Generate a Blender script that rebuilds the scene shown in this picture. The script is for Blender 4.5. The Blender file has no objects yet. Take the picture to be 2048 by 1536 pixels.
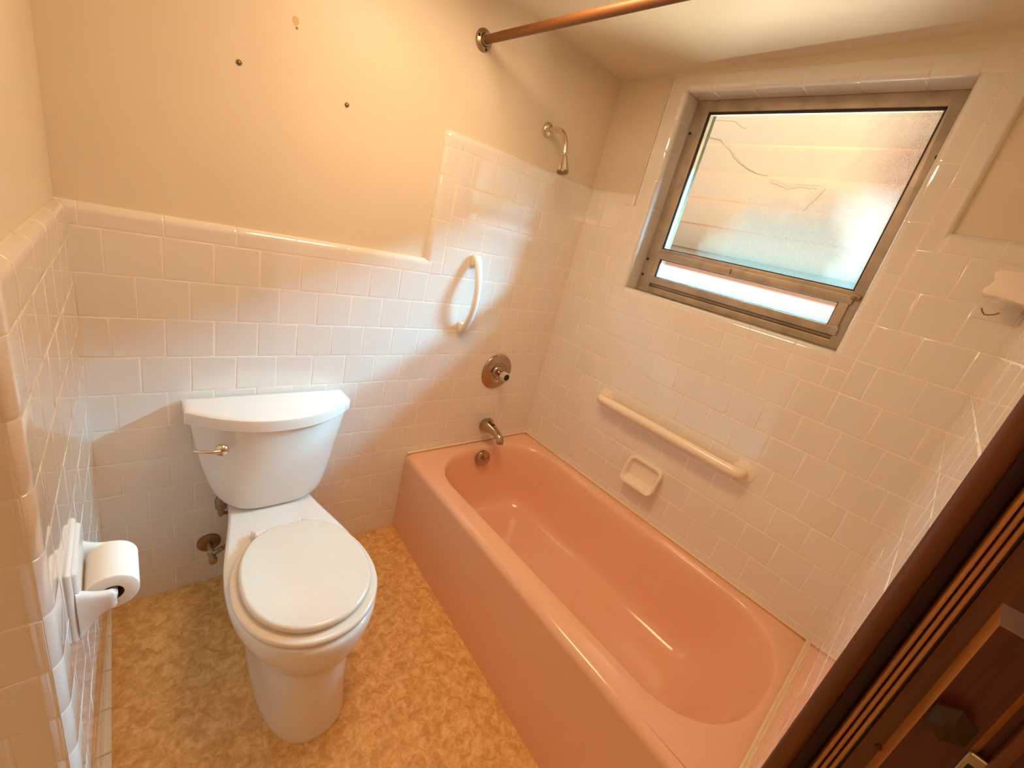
import bpy, math, random
from mathutils import Vector, Matrix
random.seed(7)
C = bpy.context.scene.collection
sin, cos, pi = math.sin, math.cos, math.pi

# ------------------------------------------------------------------ materials
def new_mat(name):
    m = bpy.data.materials.new(name); m.use_nodes = True
    nt = m.node_tree
    return m, nt, nt.nodes['Principled BSDF']

def mat(name, col, rough=.4, metal=0., spec=.5, coat=0., bump=0., bscale=60., var=0., vscale=6., isl=0., col2=None):
    m, nt, b = new_mat(name)
    N, L = nt.nodes, nt.links
    b.inputs['Base Color'].default_value = (*col, 1)
    b.inputs['Roughness'].default_value = rough
    b.inputs['Metallic'].default_value = metal
    b.inputs['Specular IOR Level'].default_value = spec
    b.inputs['Coat Weight'].default_value = coat
    b.inputs['Coat Roughness'].default_value = .05
    tc = N.new('ShaderNodeTexCoord')
    if var or isl or col2:
        mix = N.new('ShaderNodeMix'); mix.data_type = 'RGBA'
        c2 = col2 if col2 else tuple(max(0, c * (1 - max(var, isl))) for c in col)
        mix.inputs[6].default_value = (*col, 1); mix.inputs[7].default_value = (*c2, 1)
        if isl:
            g = N.new('ShaderNodeNewGeometry'); L.new(g.outputs['Random Per Island'], mix.inputs[0])
        else:
            n = N.new('ShaderNodeTexNoise'); n.inputs['Scale'].default_value = vscale; n.inputs['Detail'].default_value = 5
            L.new(tc.outputs['Object'], n.inputs['Vector'])
            r = N.new('ShaderNodeMapRange'); r.inputs[1].default_value = .35; r.inputs[2].default_value = .65
            L.new(n.outputs['Fac'], r.inputs[0]); L.new(r.outputs[0], mix.inputs[0])
        L.new(mix.outputs[2], b.inputs['Base Color'])
    if bump:
        n = N.new('ShaderNodeTexNoise'); n.inputs['Scale'].default_value = bscale; n.inputs['Detail'].default_value = 3
        L.new(tc.outputs['Object'], n.inputs['Vector'])
        bp = N.new('ShaderNodeBump'); bp.inputs['Strength'].default_value = bump; bp.inputs['Distance'].default_value = .002
        L.new(n.outputs['Fac'], bp.inputs['Height']); L.new(bp.outputs['Normal'], b.inputs['Normal'])
    return m

TILE = mat('glazed_white_tile', (.78, .735, .685), .06, spec=.85, bump=.06, bscale=12, isl=.025, coat=.8)
GROUT = mat('grout', (.84, .76, .68), .7)
PLASTER = mat('cream_paint', (.74, .645, .50), .42, spec=.35, bump=.12, bscale=120, var=.04, vscale=3)
PORC = mat('white_porcelain', (.78, .73, .68), .06, spec=.5)
SEATM = mat('seat_plastic', (.74, .655, .555), .16)
PINK = mat('pink_enamel', (.81, .48, .315), .13, spec=.5)
CERAM = mat('cream_ceramic', (.83, .72, .60), .1)
BARW = mat('painted_bar', (.84, .74, .60), .22)
CHROME = mat('worn_chrome', (.46, .34, .25), .2, metal=1, bump=.04, bscale=30)
BRIGHT = mat('bright_chrome', (.74, .64, .54), .16, metal=1, bump=.04, bscale=30)
BRASSY = mat('tarnished_nickel', (.52, .42, .27), .3, metal=1, bump=.2, bscale=80, var=.35, vscale=40)
DULLM = mat('dull_brass', (.36, .25, .15), .42, metal=1, bump=.1, bscale=60, var=.3, vscale=50)
HOSE = mat('braided_hose', (.25, .17, .12), .5, metal=.6, bump=.4, bscale=400)
COPPER = mat('copper_rod', (.20, .075, .022), .45, metal=.35)
ALU = mat('weathered_aluminium', (.50, .41, .32), .42, metal=.55, bump=.15, bscale=90, var=.25, vscale=14)
DARK = mat('dark_shade_and_screw', (.03, .02, .015), .6)  # screw heads; also paints the frame's shade round the glass
BLACK = mat('black_cavity', (.012, .008, .006), .7)
PAPER = mat('tissue_paper', (.86, .80, .72), .85, bump=.3, bscale=150)
CARD = mat('cardboard_core', (.12, .06, .04), .9)
WHITE = mat('white_plastic', (.79, .73, .67), .25)
ANCHOR = mat('anchor_metal', (.24, .14, .06), .6, metal=.5)
PATCH = mat('filler_patch', (.64, .46, .24), .8)
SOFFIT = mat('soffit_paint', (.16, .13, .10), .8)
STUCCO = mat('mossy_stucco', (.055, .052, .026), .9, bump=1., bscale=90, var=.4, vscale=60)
SIDING = mat('peach_siding', (.80, .41, .27), .7, bump=.15, bscale=30, col2=(.80, .455, .28), vscale=1.2)
CRACK = mat('crack_line', (.30, .17, .08), .9)
GROUNDM = mat('yard_grass', (.16, .18, .07), .9, var=.4, vscale=4)
STAIN = mat('brown_scratch', (.22, .11, .03), .7)
CAULK = mat('caulk', (.80, .62, .42), .5)

def wood(name, c1, c2, rough=.35):
    m, nt, b = new_mat(name); N, L = nt.nodes, nt.links
    tc = N.new('ShaderNodeTexCoord'); mp = N.new('ShaderNodeMapping'); mp.inputs['Scale'].default_value = (40, 40, 1.6)
    n = N.new('ShaderNodeTexNoise'); n.inputs['Scale'].default_value = 2.2; n.inputs['Detail'].default_value = 6; n.inputs['Distortion'].default_value = .6
    cr = N.new('ShaderNodeValToRGB'); cr.color_ramp.elements[0].color = (*c1, 1); cr.color_ramp.elements[1].color = (*c2, 1)
    cr.color_ramp.elements[0].position = .35; cr.color_ramp.elements[1].position = .65
    L.new(tc.outputs['Object'], mp.inputs['Vector']); L.new(mp.outputs[0], n.inputs['Vector']); L.new(n.outputs['Fac'], cr.inputs[0])
    L.new(cr.outputs[0], b.inputs['Base Color']); b.inputs['Roughness'].default_value = rough
    return m
WOOD = wood('red_brown_wood', (.085, .022, .004), (.125, .036, .007))
WOODD = wood('dark_wood_and_shade', (.05, .008, .004), (.085, .015, .006))  # panel and jamb colour; also paints the shade in the rebate
WOODL = wood('reed_wood_and_lit_bevel', (.34, .13, .03), (.43, .18, .05))  # reed colour; also paints the panel bevel as lit

def vinyl():
    m, nt, b = new_mat('mottled_vinyl'); N, L = nt.nodes, nt.links
    tc = N.new('ShaderNodeTexCoord')
    n1 = N.new('ShaderNodeTexNoise'); n1.inputs['Scale'].default_value = 32; n1.inputs['Detail'].default_value = 9; n1.inputs['Roughness'].default_value = .68; n1.inputs['Distortion'].default_value = .8
    n2 = N.new('ShaderNodeTexNoise'); n2.inputs['Scale'].default_value = 70; n2.inputs['Detail'].default_value = 6; n2.inputs['Roughness'].default_value = .7; n2.inputs['Distortion'].default_value = 1.2
    ad = N.new('ShaderNodeMath'); ad.operation = 'MULTIPLY_ADD'; ad.inputs[1].default_value = .45
    cr = N.new('ShaderNodeValToRGB'); e = cr.color_ramp.elements
    e[0].position = .50; e[0].color = (.48, .24, .07, 1)
    e[1].position = .86; e[1].color = (.83, .53, .235, 1)
    k = e.new(.66); k.color = (.63, .34, .105, 1)
    k = e.new(.75); k.color = (.72, .415, .145, 1)
    L.new(tc.outputs['Object'], n1.inputs['Vector']); L.new(tc.outputs['Object'], n2.inputs['Vector'])
    L.new(n2.outputs['Fac'], ad.inputs[0]); L.new(n1.outputs['Fac'], ad.inputs[2]); L.new(ad.outputs[0], cr.inputs[0])
    L.new(cr.outputs[0], b.inputs['Base Color']); b.inputs['Roughness'].default_value = .38; b.inputs['Specular IOR Level'].default_value = .35
    bp = N.new('ShaderNodeBump'); bp.inputs['Strength'].default_value = .15; bp.inputs['Distance'].default_value = .001
    L.new(n2.outputs['Fac'], bp.inputs['Height']); L.new(bp.outputs[0], b.inputs['Normal'])
    return m
VINYL = vinyl()

def glass(name, light_patches):
    """thin pane: clear with a weak reflection; scattered teal light and glare can be painted in as patches"""
    m = bpy.data.materials.new(name); m.use_nodes = True
    nt = m.node_tree; N, L = nt.nodes, nt.links; N.clear()
    out = N.new('ShaderNodeOutputMaterial'); tr = N.new('ShaderNodeBsdfTransparent'); gl = N.new('ShaderNodeBsdfGlossy')
    tr.inputs['Color'].default_value = (.96, .97, .95, 1); gl.inputs['Roughness'].default_value = .45
    fr = N.new('ShaderNodeFresnel'); fr.inputs['IOR'].default_value = 1.3
    mx = N.new('ShaderNodeMixShader'); L.new(fr.outputs[0], mx.inputs[0]); L.new(tr.outputs[0], mx.inputs[1]); L.new(gl.outputs[0], mx.inputs[2])
    last = mx
    if light_patches:
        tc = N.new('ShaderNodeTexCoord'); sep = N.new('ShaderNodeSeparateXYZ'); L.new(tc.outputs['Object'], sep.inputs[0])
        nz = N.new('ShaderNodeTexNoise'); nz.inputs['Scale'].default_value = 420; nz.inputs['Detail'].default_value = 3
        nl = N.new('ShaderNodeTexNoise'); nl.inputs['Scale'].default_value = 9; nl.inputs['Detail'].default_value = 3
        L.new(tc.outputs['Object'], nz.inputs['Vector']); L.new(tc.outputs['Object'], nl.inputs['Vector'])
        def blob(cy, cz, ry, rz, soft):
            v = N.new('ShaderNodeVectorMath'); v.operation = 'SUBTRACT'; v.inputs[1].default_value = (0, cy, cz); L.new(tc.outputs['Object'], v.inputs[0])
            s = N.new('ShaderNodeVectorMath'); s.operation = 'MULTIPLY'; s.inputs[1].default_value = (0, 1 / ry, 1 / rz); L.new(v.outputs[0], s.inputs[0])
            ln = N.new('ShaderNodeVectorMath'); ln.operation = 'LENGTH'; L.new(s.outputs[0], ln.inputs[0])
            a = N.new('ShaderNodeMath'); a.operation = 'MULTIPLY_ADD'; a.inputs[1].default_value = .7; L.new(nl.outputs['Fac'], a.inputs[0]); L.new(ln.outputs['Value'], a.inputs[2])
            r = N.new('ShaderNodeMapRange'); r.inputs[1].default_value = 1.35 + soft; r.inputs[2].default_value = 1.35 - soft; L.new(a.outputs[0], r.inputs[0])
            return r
        b1 = blob(-.93, 1.60, .29, .19, .30); b2 = blob(-1.21, 1.94, .17, .34, .45)  # teal light spill, then white glare, painted into the pane
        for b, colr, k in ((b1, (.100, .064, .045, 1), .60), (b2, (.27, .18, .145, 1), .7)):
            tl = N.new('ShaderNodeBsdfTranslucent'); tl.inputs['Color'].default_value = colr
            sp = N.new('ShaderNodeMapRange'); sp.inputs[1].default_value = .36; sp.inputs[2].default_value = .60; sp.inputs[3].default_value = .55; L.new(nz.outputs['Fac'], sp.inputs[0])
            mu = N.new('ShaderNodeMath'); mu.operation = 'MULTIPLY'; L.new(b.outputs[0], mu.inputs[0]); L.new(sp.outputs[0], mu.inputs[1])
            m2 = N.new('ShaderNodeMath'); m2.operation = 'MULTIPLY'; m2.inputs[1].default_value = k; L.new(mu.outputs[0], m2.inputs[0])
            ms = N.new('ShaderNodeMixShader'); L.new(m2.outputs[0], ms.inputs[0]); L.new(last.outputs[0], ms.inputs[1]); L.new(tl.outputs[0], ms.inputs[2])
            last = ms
    else:
        tl = N.new('ShaderNodeBsdfTranslucent'); tl.inputs['Color'].default_value = (.18, .085, .065, 1)
        ms = N.new('ShaderNodeMixShader'); ms.inputs[0].default_value = .4; L.new(last.outputs[0], ms.inputs[1]); L.new(tl.outputs[0], ms.inputs[2]); last = ms
    L.new(last.outputs[0], out.inputs['Surface'])
    return m
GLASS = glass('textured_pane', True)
GLASS2 = glass('hazy_pane', False)

# ------------------------------------------------------------------ mesh helper
class MB:
    def __init__(s): s.v = []; s.f = []; s.mi = []; s.mats = []
    def slot(s, m):
        if m not in s.mats: s.mats.append(m)
        return s.mats.index(m)
    def face(s, idx, m): s.f.append(tuple(idx)); s.mi.append(s.slot(m))
    def pts(s, ps):
        b = len(s.v); s.v += [tuple(p) for p in ps]; return list(range(b, b + len(ps)))
    def quad(s, ps, m): s.face(s.pts(ps), m)
    def grid(s, rows, m, closeu=False, closev=False):
        """rows: list of equal-length point rings"""
        ids = [s.pts(r) for r in rows]; n = len(rows[0])
        R = len(ids)
        for i in range(R if closev else R - 1):
            a, b = ids[i], ids[(i + 1) % R]
            for j in range(n if closeu else n - 1):
                k = (j + 1) % n
                s.face((a[j], a[k], b[k], b[j]), m)
        return ids
    def loft(s, rows, m, cap0=True, cap1=True):
        ids = s.grid(rows, m, closeu=True)
        if cap0: s.face(ids[0][::-1], m)
        if cap1: s.face(ids[-1], m)
        return ids
    def box(s, x0, x1, y0, y1, z0, z1, m):
        p = s.pts([(x, y, z) for z in (z0, z1) for y in (y0, y1) for x in (x0, x1)])
        for q in ((0, 2, 3, 1), (4, 5, 7, 6), (0, 1, 5, 4), (2, 6, 7, 3), (0, 4, 6, 2), (1, 3, 7, 5)):
            s.face([p[i] for i in q], m)
    def rbox(s, x0, x1, y0, y1, z0, z1, m, r=.004, seg=3, axis='z'):
        """box rounded all round: superellipsoid-like edges by lofting inset rounded rectangles"""
        def rr(a0, a1, b0, b1, rad, n=4):
            o = []
            for cx, cy, st in ((a1 - rad, b1 - rad, 0), (a0 + rad, b1 - rad, 1), (a0 + rad, b0 + rad, 2), (a1 - rad, b0 + rad, 3)):
                for k in range(n + 1):
                    t = (st + k / n) * pi / 2; o.append((cx + rad * cos(t), cy + rad * sin(t)))
            return o
        if axis == 'z': A = (x0, x1, y0, y1); lo, hi = z0, z1; P = lambda a, b, c: (a, b, c)
        elif axis == 'y': A = (x0, x1, z0, z1); lo, hi = y0, y1; P = lambda a, b, c: (a, c, b)
        else: A = (y0, y1, z0, z1); lo, hi = x0, x1; P = lambda a, b, c: (c, a, b)
        r = min(r, (A[1] - A[0]) / 2.02, (A[3] - A[2]) / 2.02, (hi - lo) / 2.02)
        rows = []
        lv = [(lo + r - r * cos(k / seg * pi / 2), r * (1 - sin(k / seg * pi / 2))) for k in range(seg + 1)]
        lv += [(hi - (h - lo), i) for h, i in lv[::-1]]
        for h, i in lv:
            rows.append([P(a, b, h) for a, b in rr(A[0] + i, A[1] - i, A[2] + i, A[3] - i, max(r - i, .0004))])
        s.loft(rows, m)
    def tube(s, path, r, m, n=14, cap=True):
        path = [Vector(p) for p in path]; rs = r if isinstance(r, (list, tuple)) else [r] * len(path)
        rows = []; up = None
        for i, p in enumerate(path):
            a = path[max(i - 1, 0)]; b = path[min(i + 1, len(path) - 1)]
            d = (b - a).normalized()
            if up is None: up = Vector((0, 0, 1)) if abs(d.z) < .9 else Vector((1, 0, 0))
            x = d.cross(up).normalized(); up = x.cross(d).normalized()
            rows.append([p + (x * cos(2 * pi * k / n) + up * sin(2 * pi * k / n)) * rs[i] for k in range(n)])
        s.loft(rows, m, cap, cap)
    def lathe(s, prof, o, ax, m, n=32, cap=True):
        """prof: (radius, distance along axis)"""
        o = Vector(o); d = Vector(ax).normalized()
        u = d.cross(Vector((0, 0, 1)) if abs(d.z) < .9 else Vector((1, 0, 0))).normalized(); w = d.cross(u)
        rows = [[o + d * h + (u * cos(2 * pi * k / n) + w * sin(2 * pi * k / n)) * max(r, 1e-5) for k in range(n)] for r, h in prof]
        s.loft(rows, m, cap and prof[0][0] > 1e-4, cap and prof[-1][0] > 1e-4)
    def build(s, name, parent=None, smooth=38, loc=None):
        me = bpy.data.meshes.new(name)
        o = Vector(loc) if loc is not None else Vector((0, 0, 0))
        me.from_pydata([tuple(Vector(v) - o) for v in s.v], [], s.f)
        for m in s.mats: me.materials.append(m)
        me.polygons.foreach_set('material_index', s.mi)
        import bmesh
        bm = bmesh.new(); bm.from_mesh(me)
        bmesh.ops.remove_doubles(bm, verts=bm.verts, dist=1e-6)
        bmesh.ops.recalc_face_normals(bm, faces=bm.faces)
        bm.to_mesh(me); bm.free()
        if smooth:
            me.shade_smooth(); me.set_sharp_from_angle(angle=math.radians(smooth))
        ob = bpy.data.objects.new(name, me); C.objects.link(ob); ob.location = o
        if parent is not None:
            ob.parent = parent
            ob.location = o - parent.location if parent.parent is None else o
        return ob

def tag(o, label, cat, group=None):
    o['label'] = label; o['category'] = cat
    if group: o['group'] = group
    return o
def struct(o): o['kind'] = 'structure'; return o
def thing(name, label, cat, loc=(0, 0, 0), group=None):
    o = bpy.data.objects.new(name, None); C.objects.link(o); o.location = loc; o.empty_display_size = .05
    return tag(o, label, cat, group)

def bez(p0, p1, p2, p3, n=12):
    p0, p1, p2, p3 = map(Vector, (p0, p1, p2, p3)); o = []
    for i in range(n + 1):
        t = i / n; o.append(p0 * (1 - t) ** 3 + p1 * 3 * t * (1 - t) ** 2 + p2 * 3 * t * t * (1 - t) + p3 * t ** 3)
    return o

# ------------------------------------------------------------------ measured room
S = .114                      # tile course height
L0 = 10.9 * S                 # bottom of the wainscot cap
XW = 1.7943                   # tiled face of the window wall
PIT = 1.019 * S               # tile pitch along a course
TH = .0225                    # the left wall splays a little
YF = -1.52
CEIL0, CEILS = 2.203, .028    # ceiling height at the back wall, rise per metre
BED = .02                     # tile stands proud of the plaster
OY0, OY1, OZ0, OZ1 = -.340, -1.190, 1.360, 2.142   # window opening (y, z)

back = lambda u, v, n: (u, -n, v)
win = lambda u, v, n: (XW - n, -u, v)
front = lambda u, v, n: (XW - u, YF - .025 * u + n, v)
left = lambda u, v, n: (-TH * u + n, -u, v)
YE = -.752
endf = lambda u, v, n: (-.0165 - .012 - u, YE - n, v)

def tile(mb, f, u0, u1, v0, v1, g=.0009, tilt=.0022):
    u0 += g; u1 -= g; v0 += g; v1 -= g
    if u1 - u0 < .003 or v1 - v0 < .004: return
    a, b = random.gauss(0, tilt), random.gauss(0, tilt); off = random.gauss(0, .0002)
    cu, cv = (u0 + u1) / 2, (v0 + v1) / 2
    rows = []
    sc_ = min(1, (u1 - u0) / .02, (v1 - v0) / .02)
    for ins, n in ((0, -.0014), (.0007, -.0006), (.0022, -.0001), (.0045, 0), (.009, 0)):
        r = []; ins *= sc_
        for u, v in ((u0 + ins, v0 + ins), (u1 - ins, v0 + ins), (u1 - ins, v1 - ins), (u0 + ins, v1 - ins)):
            r.append(f(u, v, n + (off + a * (u - cu) + b * (v - cv) if n > -.001 else 0)))
        rows.append(r)
    mb.loft(rows, TILE, cap0=False, cap1=True)

def trimtile(mb, f, u0, u1, v0, v1, edges, r=.02, depth=.02, g=.0008, seg=7, bed=True):
    """tile with rounded (bullnose) edges; edges: subset of 'LRBT'"""
    def samples(a, b, lo, hi):
        o = []
        if lo: o += [a + r * (1 - cos(k / seg * pi / 2)) for k in range(seg)] + [a + r, a + r + .004]
        else: o += [a + g, a + g + .0008, a + g + .003, a + g + .007]
        e = []
        if hi: e += [b - r * (1 - cos(k / seg * pi / 2)) for k in range(seg)] + [b - r, b - r - .004]
        else: e += [b - g, b - g - .0008, b - g - .003, b - g - .007]
        o = o + e[::-1]
        return o
    us = samples(u0, u1, 'L' in edges, 'R' in edges); vs = samples(v0, v1, 'B' in edges, 'T' in edges)
    def h(u, v, inset=0.):
        t2 = 0.
        tu = max((r - (u - u0)) / r if 'L' in edges else 0, (r - (u1 - u)) / r if 'R' in edges else 0, 0)
        tv = max((r - (v - v0)) / r if 'B' in edges else 0, (r - (v1 - v)) / r if 'T' in edges else 0, 0)
        sq = min(1., math.hypot(tu, tv)); n = -depth * (1 - math.sqrt(max(0, 1 - sq * sq)))
        for c, (d) in (('L', u - u0), ('R', u1 - u), ('B', v - v0), ('T', v1 - v)):
            if c not in edges:
                if d < g + .0004: n -= .0013
                elif d < g + .0012: n -= .0003
        return n
    def pt(u, v):
        if len(edges) >= 2 and ('L' in edges or 'R' in edges) and ('T' in edges or 'B' in edges):
            cu = u0 + r if 'L' in edges else u1 - r; cv = v1 - r if 'T' in edges else v0 + r
            du, dv = u - cu, v - cv
            if (du < 0) == ('L' in edges) and (dv > 0) == ('T' in edges):
                d = math.hypot(du, dv)
                if d > r * .9999: u, v = cu + du * r * .9999 / d, cv + dv * r * .9999 / d
        return f(u, v, h(u, v))
    mb.grid([[pt(u, v) for u in us] for v in vs], TILE)

def bed(mb, f, u0, u1, v0, v1, d0=-.0008, nu=1):
    """grout face; each stands a hair apart so neighbouring faces keep their own normals"""
    d0 -= random.uniform(1e-5, 6e-5)
    for k in range(nu):
        a = u0 + (u1 - u0) * k / nu; b = u0 + (u1 - u0) * (k + 1) / nu
        mb.quad([f(a, v0, d0), f(b, v0, d0), f(b, v1, d0), f(a, v1, d0)], GROUT)
def bedround(mb, f, u0, u1, v0, v1, edge, r=.02, depth=.02, seg=6):
    i = .0009
    ts = [k / seg * pi / 2 for k in range(seg + 1)]
    if edge in 'LR':
        e = u0 if edge == 'L' else u1; sg = 1 if edge == 'L' else -1
        cols = [(e + sg * (i + (r) * (1 - cos(t))), -depth + (depth - i) * sin(t)) for t in ts] + [((u1 if edge == 'L' else u0), -i)]
        mb.grid([[f(u, v, n) for u, n in cols] for v in (v0, v1)], GROUT)
    else:
        e = v0 if edge == 'B' else v1; sg = 1 if edge == 'B' else -1
        cols = [(e + sg * (i + r * (1 - cos(t))), -depth + (depth - i) * sin(t)) for t in ts] + [((v1 if edge == 'B' else v0), -i)]
        mb.grid([[f(u, v, n) for v, n in cols] for u in (u0, u1)], GROUT)

def field(mb, f, regions, ztop, rows, j0, zref=L0, tilt=.0022):
    """running-bond tiles clipped to regions (u0,u1,v0,v1); j0: a joint of even courses"""
    for k in rows:
        vb, vt = zref - S * (k + 1), zref - S * k
        ofs = j0 if k % 2 == 0 else j0 + PIT / 2
        for (a, b, c, d) in regions:
            lo, hi = max(vb, c), min(vt, d)
            if hi - lo < .008: continue
            i0 = math.floor((a - ofs) / PIT) - 1; i1 = math.ceil((b - ofs) / PIT) + 1
            for i in range(i0, i1):
                x0, x1 = max(a, ofs + i * PIT), min(b, ofs + (i + 1) * PIT)
                if x1 - x0 > .005: tile(mb, f, x0, x1, lo, hi, tilt=tilt)

# ------------------------------------------------------------------ floor, ceiling
mb = MB(); mb.box(-1.3, 2.0, -3.6, .12, -.06, 0, VINYL)
struct(mb.build('floor'))
mb = MB()
zc = lambda y: CEIL0 - CEILS * y
ps = [(-1.3, .2), (2.0, .2), (2.0, -3.6), (-1.3, -3.6)]
a = mb.pts([(x, y, zc(y)) for x, y in ps]); b = mb.pts([(x, y, zc(y) + .12) for x, y in ps])
mb.face(a, PLASTER); mb.face(b[::-1], PLASTER)
for i in range(4): mb.face((a[i], a[(i + 1) % 4], b[(i + 1) % 4], b[i]), PLASTER)
struct(mb.build('ceiling'))

# ------------------------------------------------------------------ back wall
mb = MB(); mb.box(-1.3, 2.0, BED, .14, 0, 2.35, PLASTER)
wb = struct(mb.build('wall_back'))
SX0, SX1, SZT = .966, 1.040, 1.751       # raised tub surround: outer/inner edge of its bullnose, top
mb = MB()
J0 = .5 * S
bed(mb, back, -.03, XW + .01, 0, L0); bed(mb, back, SX1, XW + .01, L0, L0 + 4 * S)
field(mb, back, [(-.012, XW, 0, L0)], L0, range(0, 11), J0)
field(mb, back, [(SX1, XW, L0, L0 + 4 * S)], 0, range(-4, 0), J0)
tl = mb.build('tile_field', wb)
mb = MB()
ct = L0 + .055
js = [-.0125, .018, .179, .343, .503, .665, .830, SX1 - .046]
for i in range(len(js) - 1): trimtile(mb, back, js[i], js[i + 1], L0, ct, 'T', r=.021)
bedround(mb, back, -.03, SX0 + .03, L0, ct, 'T', r=.021)
trimtile(mb, back, js[-1], SX1, L0, L0 + .050, '', r=.02)
# bullnose up the side of the surround
vs = [L0 + .050, L0 + .205, L0 + .36, SZT - .055, ]
for i in range(3): trimtile(mb, back, SX0, SX1, vs[i], vs[i + 1], 'L', r=.022)
bedround(mb, back, SX0, SX1, L0 + .03, SZT - .03, 'L', r=.022)
trimtile(mb, back, SX0, SX1, SZT - .055, SZT, 'LT', r=.022)
js = [SX1, 1.201, 1.362, 1.523, 1.684, XW]
for i in range(len(js) - 1): trimtile(mb, back, js[i], js[i + 1], L0 + 4 * S, SZT, 'T', r=.021)
bedround(mb, back, SX1 - .02, XW + .02, L0 + 4 * S, SZT, 'T', r=.021)
mb.build('tile_cap', wb)

# ------------------------------------------------------------------ window wall
mb = MB()
XP = XW + BED
for y0, y1, z0, z1 in ((.14, OY0 + .02, 0, 2.36), (OY1 - .02, -3.6, 0, 2.36), (OY0 + .02, OY1 - .02, 0, OZ0 - .02), (OY0 + .02, OY1 - .02, OZ1 + .02, 2.36)):
    mb.box(XP, XP + .09, y1, y0, z0, z1, PLASTER)
wr = struct(mb.build('wall_right'))
# outer masonry leaf, rough edge seen through the glass
mb = MB()
for y0, y1, z0, z1 in ((.3, -.378, -.3, 2.45), (-1.178, -3.6, -.3, 2.45), (-.378, -1.178, -.3, 1.385), (-.378, -1.178, 2.128, 2.45)):
    mb.box(XP + .09, 2.005, y1, y0, z0, z1, STUCCO)
mb.build('outer_masonry', wr)

JW = 5.906 * S
mb = MB()
A0, A1 = .340, 1.190         # opening in u = -y
B0, B1 = .268, 1.252         # outside of the inner trim strip
D0, D1 = .244, 1.308         # outside of the cut strip beside the plaster
ZT0 = L0 + 4 * S
SILLB = 1.311                # underside of sill trim
UF = 1.524
bed(mb, win, -.01, UF, 0, L0); bed(mb, win, -.01, B0 + .005, L0, ZT0); bed(mb, win, B1 - .005, UF, L0, ZT0); bed(mb, win, B0 + .005, B1 - .005, L0, SILLB)
field(mb, win, [(0, UF, .0, L0)], 0, range(0, 11), JW)
field(mb, win, [(0, B0, L0, L0 + 4 * S), (B1, UF, L0, L0 + 4 * S), (B0, B1, L0, SILLB)], 0, range(-4, 0), JW)
mb.build('tile_field', wr)
mb = MB()
ZT = L0 + 4 * S
# cap left and right of the window
trimtile(mb, win, 0, .09, ZT, SZT, 'T', r=.021); trimtile(mb, win, .09, D0, ZT, SZT, 'T', r=.021)
bedround(mb, win, 0, D0 + .01, ZT, SZT, 'T', r=.021)
trimtile(mb, win, D1, 1.42, ZT, SZT + .004, 'T', r=.021); trimtile(mb, win, 1.42, UF, ZT, SZT + .004, 'T', r=.021)
bedround(mb, win, D1 - .01, UF, ZT, SZT + .004, 'T', r=.021)
# cut strips next to the plaster
def cuts(u0, u1, zs, e):
    for i in range(len(zs) - 1): trimtile(mb, win, u0, u1, zs[i], zs[i + 1], e, r=.014)
ztop = CEIL0 + .001
cuts(D0, B0, [ZT, 1.92, 2.068, 2.194], 'L'); bedround(mb, win, D0, B0, ZT, 2.194, 'L', r=.014)
cuts(B1, D1, [ZT, 1.864, 2.018, 2.17, 2.222], 'R'); bedround(mb, win, B1, D1, ZT, 2.222, 'R', r=.014)
# bullnose strips round the opening
def strip_v(u0, u1, zs, e):
    for i in range(len(zs) - 1): trimtile(mb, win, u0, u1, zs[i], zs[i + 1], e, r=.02)
strip_v(B0, A0, [OZ0 - .002, 1.469, 1.584, 1.70, 1.812, 1.923, 2.04, 2.142], 'R'); bedround(mb, win, B0, A0, OZ0 - .02, OZ1 + .02, 'R')
strip_v(A1, B1, [OZ0 - .002, 1.475, 1.62, 1.77, 1.925, 2.08, 2.142], 'L'); bedround(mb, win, A1, B1, OZ0 - .02, OZ1 + .02, 'L')
us = [A0, .442, .591, .758, .920, 1.080, A1]
for i in range(6): trimtile(mb, win, us[i], us[i + 1], SILLB, OZ0, 'T', r=.02)
trimtile(mb, win, B0, A0, SILLB, OZ0 - .002, '', r=.02); trimtile(mb, win, A1, B1, SILLB, OZ0 - .002, '', r=.02)
bedround(mb, win, B0, B1, SILLB, OZ0, 'T')
us = [A0, .436, .597, .755, .920, 1.086, A1]
HT = 2.196
for i in range(6): trimtile(mb, win, us[i], us[i + 1], OZ1, HT, 'B', r=.02)
trimtile(mb, win, B0, A0, OZ1, HT, '', r=.02); trimtile(mb, win, A1, B1, OZ1, HT + .012, '', r=.02)
bedround(mb, win, B0, B1, OZ1, HT, 'B')
mb.build('tile_trim', wr)
# cove strip of caulk between head tiles and ceiling
mb = MB()
ca, cb = -D0, -D1 - .004
mb.grid([[(XW + .0006, y, HT - .004) for y in (ca, cb)], [(XW + .0006, y, zc(y) + .006) for y in (ca, cb)], [(XW + .03, y, zc(y) + .006) for y in (ca, cb)]], PLASTER)
mb.build('head_caulk', wr)
# reveals: tiles lining the opening
mb = MB()
RD = .085
zs = [OZ0, 1.469, 1.584, 1.70, 1.812, 1.923, 2.04, OZ1]
for e in (0, 1):
    fn = (lambda u, v, n: (XW + .02 + u, OY0 - n, v)) if e == 0 else (lambda u, v, n: (XW + .02 + u, OY1 + n, v))
    for i in range(len(zs) - 1): tile(mb, fn, 0, RD, zs[i], zs[i + 1], g=.0006)
    bed(mb, fn, 0, RD, OZ0, OZ1)
us = [A0, .442, .591, .758, .920, 1.080, A1]
for e in (0, 1):
    fn = (lambda u, v, n: (XW + .02 + v, -u, OZ0 + n)) if e == 0 else (lambda u, v, n: (XW + .02 + v, -u, OZ1 - n))
    for i in range(6): tile(mb, fn, us[i], us[i + 1], 0, RD, g=.0006)
    bed(mb, fn, A0, A1, 0, RD)
mb.build('reveal_tiles', wr)

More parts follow.
